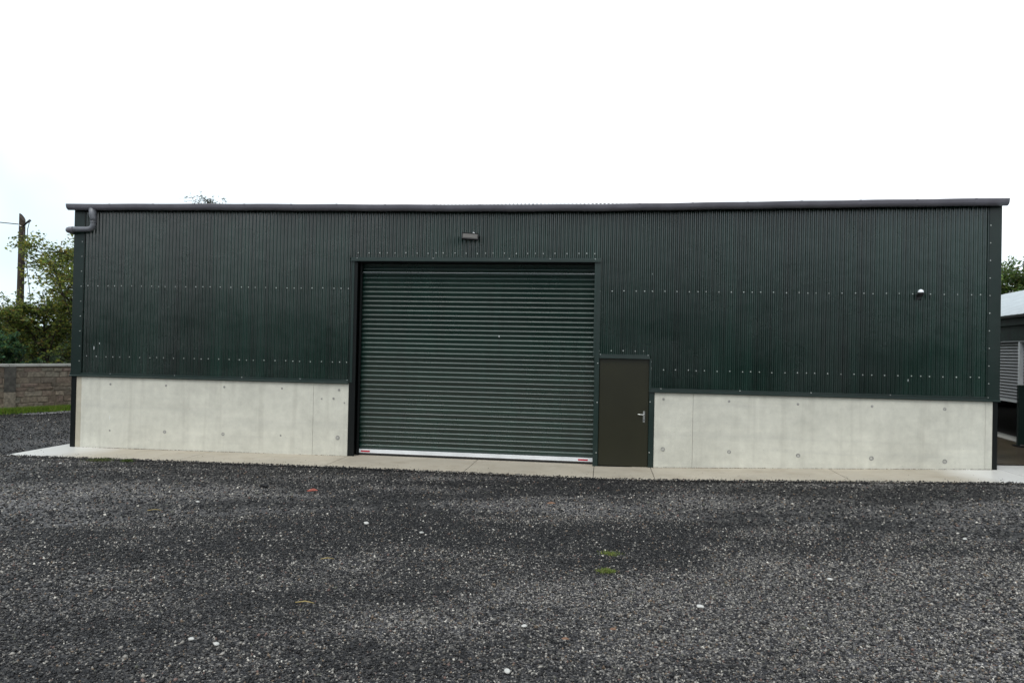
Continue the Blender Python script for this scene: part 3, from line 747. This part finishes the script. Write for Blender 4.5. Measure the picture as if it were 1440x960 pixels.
# unseen tree belt behind the viewer, added to darken reflections in the coated steel
n = 30000; ang = rng.uniform(-1.45, 1.45, n); rr = rng.uniform(33, 40, n)
tx = 8 + np.sin(ang) * rr; ty = -np.cos(ang) * rr
th = 2.8 + 5.5 * np.clip(np.abs(ang - .05) * 1.5 - .32, 0, 1) + 1.3 * np.sin(ang * 17) + .8 * np.sin(ang * 41 + 1)
Pt = np.stack([tx, ty, rng.uniform(0, 1, n) * th + .2], 1)
tm_ = leaf_mesh('added_tree_belt', Pt, .36, palette(n, [(.04, .06, .02), (.06, .08, .025), (.03, .045, .018)], [2, 1, 2]))
o = bpy.data.objects.new('added_tree_belt', tm_); C.objects.link(o); tag(o, 'added unseen belt of dark trees around the near side of the yard', 'trees', kind='stuff')

# grass verge along the foot of the wall
def blades(name, xy, z, h, pal, wts, wid=.006):
    n = len(xy); a = rng.uniform(0, 2 * math.pi, n); ln = h * rng.uniform(.5, 1.3, n); le = rng.normal(scale=.45, size=(n, 2)) * ln[:, None]
    B = np.column_stack([xy, z]); s_ = np.column_stack([np.cos(a), np.sin(a), np.zeros(n)]) * wid
    T = B + np.column_stack([le, ln])
    V = np.stack([B - s_, B + s_, T], 1).reshape(-1, 3)
    return np_mesh(name, V, np.arange(3 * n).reshape(-1, 3), np.repeat(palette(n, pal, wts), 3, 0), 'grass')
n = 24000; s_ = rng.uniform(-2.6, 4.6, n); d_ = np.abs(rng.normal(scale=.22, size=n)) + .03
xy = np.array([[W0.x + WD.x * a + WN.x * b_, W0.y + WD.y * a + WN.y * b_] for a, b_ in zip(s_, d_)])
me = blades('grass_verge', xy, np.full(n, -.07), .17, [(.16, .26, .03), (.11, .19, .025), (.22, .24, .06)], [3, 2, 1], .009)
o = bpy.data.objects.new('grass_verge', me); C.objects.link(o); tag(o, 'strip of bright grass along the foot of the stone wall', 'grass', kind='stuff')
def tuft(name, label, x, y, r, n, h, pal):
    xy = rng.normal(scale=r, size=(n, 2)) * np.array([1.0, .75])
    t = blades(name, xy, np.full(n, -.012), h, pal, [1] * len(pal), .004)
    ob = bpy.data.objects.new(name, t); C.objects.link(ob); ob.location = (x, y, float(hgt(x, y))); tag(ob, label, 'weed')
YG = [(.19, .24, .055), (.13, .18, .04), (.23, .25, .09)]
tuft('moss_tuft', 'bright lime moss tuft on gravel, nearer of the two below the brown door', 10.126, -7.389, .036, 300, .026, YG)
tuft('moss_tuft', 'yellowish moss tuft on gravel, farther of the two below the brown door', 10.163, -6.75, .050, 240, .020, [(.22, .25, .07), (.15, .2, .05)])
tuft('weed_patch', 'thin olive weed patch at the slab edge near the left corner', .75, -1.50, .12, 420, .045, [(.08, .11, .03), (.11, .12, .045)])
tuft('weed_patch', 'small green weed clump at the slab edge right of the thin weeds', 1.30, -1.50, .05, 380, .045, [(.07, .11, .025), (.10, .13, .04)])

# ------------------------------------------------------------------ utility pole and wires
up_ = empty('utility_pole', (-12.75, 11.5, -.1))
tag(up_, 'bare wooden utility pole with hanging cables at the far left', 'pole')
n = 12; vs = []; rings = ((-.1, .14), (3.5, .128), (6.6, .112)); bx_, by_ = -12.75, 11.5
for z_, r_ in rings: vs += [(bx_ + r_ * math.cos(2 * math.pi * i / n), by_ + r_ * math.sin(2 * math.pi * i / n), z_) for i in range(n)]
vs += [(bx_ + .11 * math.cos(2 * math.pi * i / n), by_ + .11 * math.sin(2 * math.pi * i / n), 6.98 - .16 * math.cos(2 * math.pi * i / n)) for i in range(n)]
fs = [(k * n + i, k * n + (i + 1) % n, (k + 1) * n + (i + 1) % n, (k + 1) * n + i) for k in range(3) for i in range(n)]
MB().add(vs, fs, 0, True).add(vs[3 * n:], [tuple(range(n))]).build('shaft', 'wood', up_)
MB().tube([(-12.64, 11.45, 6.63), (-12.50, 11.42, 6.74), (-12.32, 11.40, 6.84)], [.03, .035, .05], 8).build('bracket', 'blackp', up_)
MB().tube([(-12.87, 11.5, 6.68), (-12.75, 11.37, 6.63), (-12.62, 11.5, 6.62), (-12.75, 11.63, 6.65), (-12.87, 11.5, 6.68)], .018, 5).build('strap', 'steel', up_)
MB().tube([(-12.34, 11.40, 6.82), (-12.42, 11.40, 6.5), (-12.42, 11.40, 6.0), (-12.46, 11.41, 5.62), (-12.45, 11.41, 5.3), (-12.38, 11.42, 4.7), (-12.28, 11.45, 3.9), (-12.25, 11.5, 2.5)], .014, 5).build('hanging_cable', 'wire', up_)
MB().tube([(-12.64, 11.45, 6.4), (-12.55, 11.41, 5.9), (-12.44, 11.39, 5.4), (-12.50, 11.40, 5.1), (-12.62, 11.44, 4.75)], .014, 5).build('hanging_cable', 'wire', up_)
a = Vector((-12.87, 11.45, 6.70)); b_ = Vector((-26.0, 5.0, 8.4)); wpts = []
for i in range(17):
    t_ = i / 16; p = a.lerp(b_, t_); p.z -= .5 * 4 * t_ * (1 - t_) * .6; wpts.append(p)
ow = MB().tube(wpts, .018, 5).build('overhead_wire', 'wire', None, tuple(a))
tag(ow, 'thin overhead wire running left from the utility pole', 'wire')

# ------------------------------------------------------------------ loose gravel
cx, cy = CAM.x, CAM.y
def field(n, r0, r1, smin, smax):
    a = rng.uniform(-.80, .80, n) - .129; r_ = np.sqrt(rng.uniform(r0 ** 2, r1 ** 2, n))
    x = cx + np.sin(a) * r_; y = cy + np.cos(a) * r_
    s_ = np.exp(rng.uniform(np.log(smin), np.log(smax), n)); return x, y, s_
parts = [field(92000, 3.2, 6.2, .0042, .012), field(85000, 6.2, 9.0, .006, .0145), field(88000, 9.0, 17.5, .009, .021), field(7000, 3.2, 9, .011, .019)]
x = np.concatenate([p[0] for p in parts]); y = np.concatenate([p[1] for p in parts]); s_ = np.concatenate([p[2] for p in parts])
ne = 9000; xe = rng.uniform(-2, 19, ne); ye = SY - .01 - np.abs(rng.normal(scale=.035, size=ne)) + rng.choice([0, .03, .06], ne, p=[.72, .2, .08]); se = rng.uniform(.007, .016, ne)
x = np.concatenate([x, xe]); y = np.concatenate([y, ye]); s_ = np.concatenate([s_, se])
nl = 16000; xl = rng.uniform(-12, -1.5, nl); yl = rng.uniform(-1.5, 8, nl); sl_ = rng.uniform(.008, .024, nl); kl = (xl - W0.x) * WN.x + (yl - W0.y) * WN.y > .3
x = np.concatenate([x, xl[kl]]); y = np.concatenate([y, yl[kl]]); s_ = np.concatenate([s_, sl_[kl]])
ns = 420; xs2 = rng.uniform(-1.3, 18, ns); ys2 = SY + .02 + np.abs(rng.normal(scale=.28, size=ns)); ss2 = rng.uniform(.003, .009, ns)
keep = (y < SY + .06) | (x < -1.5)
x, y, s_ = x[keep], y[keep], s_[keep]; k2 = ys2 < -.05
x = np.concatenate([x, xs2[k2]]); y = np.concatenate([y, ys2[k2]]); s_ = np.concatenate([s_, ss2[k2]]); n = len(x)
z = np.where(y > SY + .012, bxz(x) + s_ * .3, hgt(x, y) - .02 + s_ * .25 + np.where(y > SY - .12, .012, 0))
base = np.array([(1, 0, 0), (-1, 0, 0), (0, 1, 0), (0, -1, 0), (0, 0, .75), (0, 0, -.75)], float)
F0 = np.array([(0, 2, 4), (2, 1, 4), (1, 3, 4), (3, 0, 4), (2, 0, 5), (1, 2, 5), (3, 1, 5), (0, 3, 5)])
V = base[None] * rng.uniform(.55, 1.3, (n, 6, 1)) + rng.normal(scale=.22, size=(n, 6, 3))
rz = rng.uniform(0, 2 * math.pi, n); c_, sn = np.cos(rz)[:, None], np.sin(rz)[:, None]
V = np.stack([V[..., 0] * c_ - V[..., 1] * sn, V[..., 0] * sn + V[..., 1] * c_, V[..., 2]], -1) * s_[:, None, None]
V += np.stack([x, y, z], -1)[:, None, :]
Fa = (F0[None] + (np.arange(n) * 6)[:, None, None]).reshape(-1, 3)
pal = np.array([(.006, .006, .007), (.015, .015, .017), (.048, .047, .048), (.14, .137, .132), (.285, .277, .262), (.52, .51, .48), (.15, .115, .085), (.13, .085, .075), (.10, .105, .085)])
dusty = wear(x, y)
w0 = np.array([.40, .32, .165, .075, .030, .005, .012, .008, .006]); w1 = np.array([.14, .17, .25, .22, .15, .017, .050, .022, .015])
W = w0[None] * (1 - dusty[:, None]) + w1[None] * dusty[:, None]; W = np.cumsum(W / W.sum(1, keepdims=True), 1)
idx = (rng.random(n)[:, None] > W).sum(1).clip(0, 8)
cols = pal[idx] * rng.uniform(.68, 1.12, (n, 1)) * np.array([[1.05, 1.0, .94]])
me = np_mesh('loose_gravel', V.reshape(-1, 3), Fa, np.repeat(cols, 6, 0), 'stones')
o = bpy.data.objects.new('loose_gravel', me); C.objects.link(o); tag(o, 'loose dark grey gravel covering the yard', 'gravel', kind='stuff')
# grit and dirt gathered along the foot of the walls
n = 2600; x = np.concatenate([rng.uniform(-.95, 5, 1100), rng.uniform(11, 17, 1500)])
dens = .5 + .5 * np.sin(x * 1.9 + .6) * np.sin(x * .7 + 2); k = rng.random(n) < dens; x = x[k]; n = len(x)
y = -.014 - np.abs(rng.normal(scale=.010, size=n)); s_ = rng.uniform(.004, .011, n); z = bxz(x) + s_ * .2
V = base[None] * rng.uniform(.55, 1.3, (n, 6, 1)) * s_[:, None, None] + np.stack([x, y, z], -1)[:, None, :]
Fa = (F0[None] + (np.arange(n) * 6)[:, None, None]).reshape(-1, 3)
me = np_mesh('grit', V.reshape(-1, 3), Fa, np.repeat(palette(n, [(.10, .075, .05), (.05, .04, .03), (.16, .14, .11)], [2, 2, 1]), 6, 0), 'stones')
o = bpy.data.objects.new('grit', me); C.objects.link(o); tag(o, 'line of brown grit at the foot of the concrete walls', 'grit', kind='stuff')

# ------------------------------------------------------------------ single things lying on the gravel
import bmesh
def pebble_mesh(seed, flat=.55):
    bm = bmesh.new(); bmesh.ops.create_icosphere(bm, subdivisions=2, radius=1.0); r2 = random.Random(seed)
    ax = [Vector((r2.gauss(0, 1), r2.gauss(0, 1), r2.gauss(0, 1))).normalized() for _ in range(5)]; cut = [r2.uniform(.62, .85) for _ in ax]
    for v in bm.verts:
        for a_, c_ in zip(ax, cut):
            d = v.co.dot(a_)
            if d > c_: v.co -= a_ * (d - c_)
        v.co.z *= flat; v.co.x *= 1.25
    me = bpy.data.meshes.new('pebble'); bm.to_mesh(me); bm.free(); me.materials.append(M['pebble']); return me
M['pebble'] = plain('pale_pebble', (.48, .47, .44), .6, 0, .15, 30)
pm = [pebble_mesh(i) for i in range(4)]
for i, (x, y, s_, lb) in enumerate([
        (7.738, -9.632, .021, 'flat pale pebble in the left foreground, right one of a close pair'),
        (7.539, -9.574, .017, 'pale pebble in the left foreground, left one of a close pair'),
        (.463, -2.145, .026, 'white pebble near the slab edge below the left shed corner'),
        (4.907, -5.151, .022, 'pale pebble on mid-distance gravel below the left concrete wall'),
        (7.429, -5.94, .034, 'larger white pebble on gravel straight below the left shutter jamb'),
        (8.156, -6.256, .026, 'pale pebble just right of the larger white one below the shutter'),
        (9.563, -8.929, .020, 'round white pebble in the middle of the foreground gravel'),
        (9.551, -9.701, .019, 'pale pebble at the bottom middle edge of the gravel'),
        (10.82, -8.257, .024, 'long pale pebble on gravel to the right of the moss tufts'),
        (11.994, -7.43, .024, 'white pebble on gravel below the middle of the right concrete wall'),
        (13.859, -5.722, .022, 'white pebble farthest right on the gravel')]):
    o = bpy.data.objects.new('pebble', pm[i % 4]); C.objects.link(o); o.location = (x, y, float(hgt(x, y)) - .012 + s_ * .3); o.scale = (s_,) * 3; o.rotation_euler = (random.uniform(-.2, .2), random.uniform(-.2, .2), random.uniform(0, 6))
    tag(o, lb, 'pebble', 'pale pebbles on the gravel')
M['rock'] = plain('black_lump', (.006, .006, .007), .7, 0, .2, 30)
o = bpy.data.objects.new('stone_lump', pebble_mesh(9, .6)); C.objects.link(o); o.data.materials[0] = M['rock']; o.location = (5.12, -3.752, .115); o.scale = (.06,) * 3
tag(o, 'black stone lump on the gravel left of the red leaf', 'stone')
M['redleaf'] = plain('red_leaf', (.24, .050, .028), .6, 0, .3, 40); M['brownleaf'] = plain('orange_leaf', (.17, .085, .045), .6, 0, .3, 40); M['straw'] = plain('straw', (.34, .26, .10), .7, 0, .2, 30)
def leaf(label, x, y, s_, mat):
    L = [(-1, 0, .05), (-.5, .38, .16), (.1, .5, .22), (.65, .28, .12), (1, 0, .02), (.65, -.3, .16), (.1, -.5, .25), (-.5, -.36, .12), (0, 0, .05), (1.5, .1, .0), (1.5, .05, .02)]
    mb = MB().add([(a * s_, b_ * s_, c * s_) for a, b_, c in L], [(0, 1, 8), (1, 2, 8), (2, 3, 8), (3, 4, 8), (4, 5, 8), (5, 6, 8), (6, 7, 8), (7, 0, 8), (4, 9, 10)], 0, True)
    o = mb.build('fallen_leaf', mat); o.location = (x, y, float(hgt(x, y)) + .004); o.rotation_euler = (.30, random.uniform(-.1, .1), 0); o.location.z += .02; tag(o, label, 'leaf')
leaf('bright red fallen leaf on gravel in front of the left concrete wall', 6.032, -4.161, .085, 'redleaf')
leaf('orange fallen leaf on gravel in front of the right end of the shutter', 9.403, -4.197, .06, 'brownleaf')
leaf('tan curled leaf on the near gravel at the bottom middle', 9.857, -9.19, .026, 'brownleaf')
leaf('rust brown leaf on near gravel right of the tan curled leaf', 10.161, -8.94, .024, 'brownleaf')
for lb, x, y, l, az in (('pale yellow straw stalk on gravel in the left foreground', 7.95, -8.81, .14, .05), ('short tan stick on gravel farther back at the left', 4.777, -5.852, .16, .3), ('thin dry straw on gravel left of centre', 7.61, -7.542, .12, .2)):
    z0 = float(hgt(x, y)) + .008; dx, dy = math.cos(az) * l / 2, math.sin(az) * l / 2
    o = MB().tube([(x - dx, y - dy, z0), (x, y + .006, z0 + .01), (x + dx, y + dy, z0 + .002)], [.004, .005, .003], 5).build('straw_stalk', 'straw', None, (x, y, z0)); tag(o, lb, 'straw')
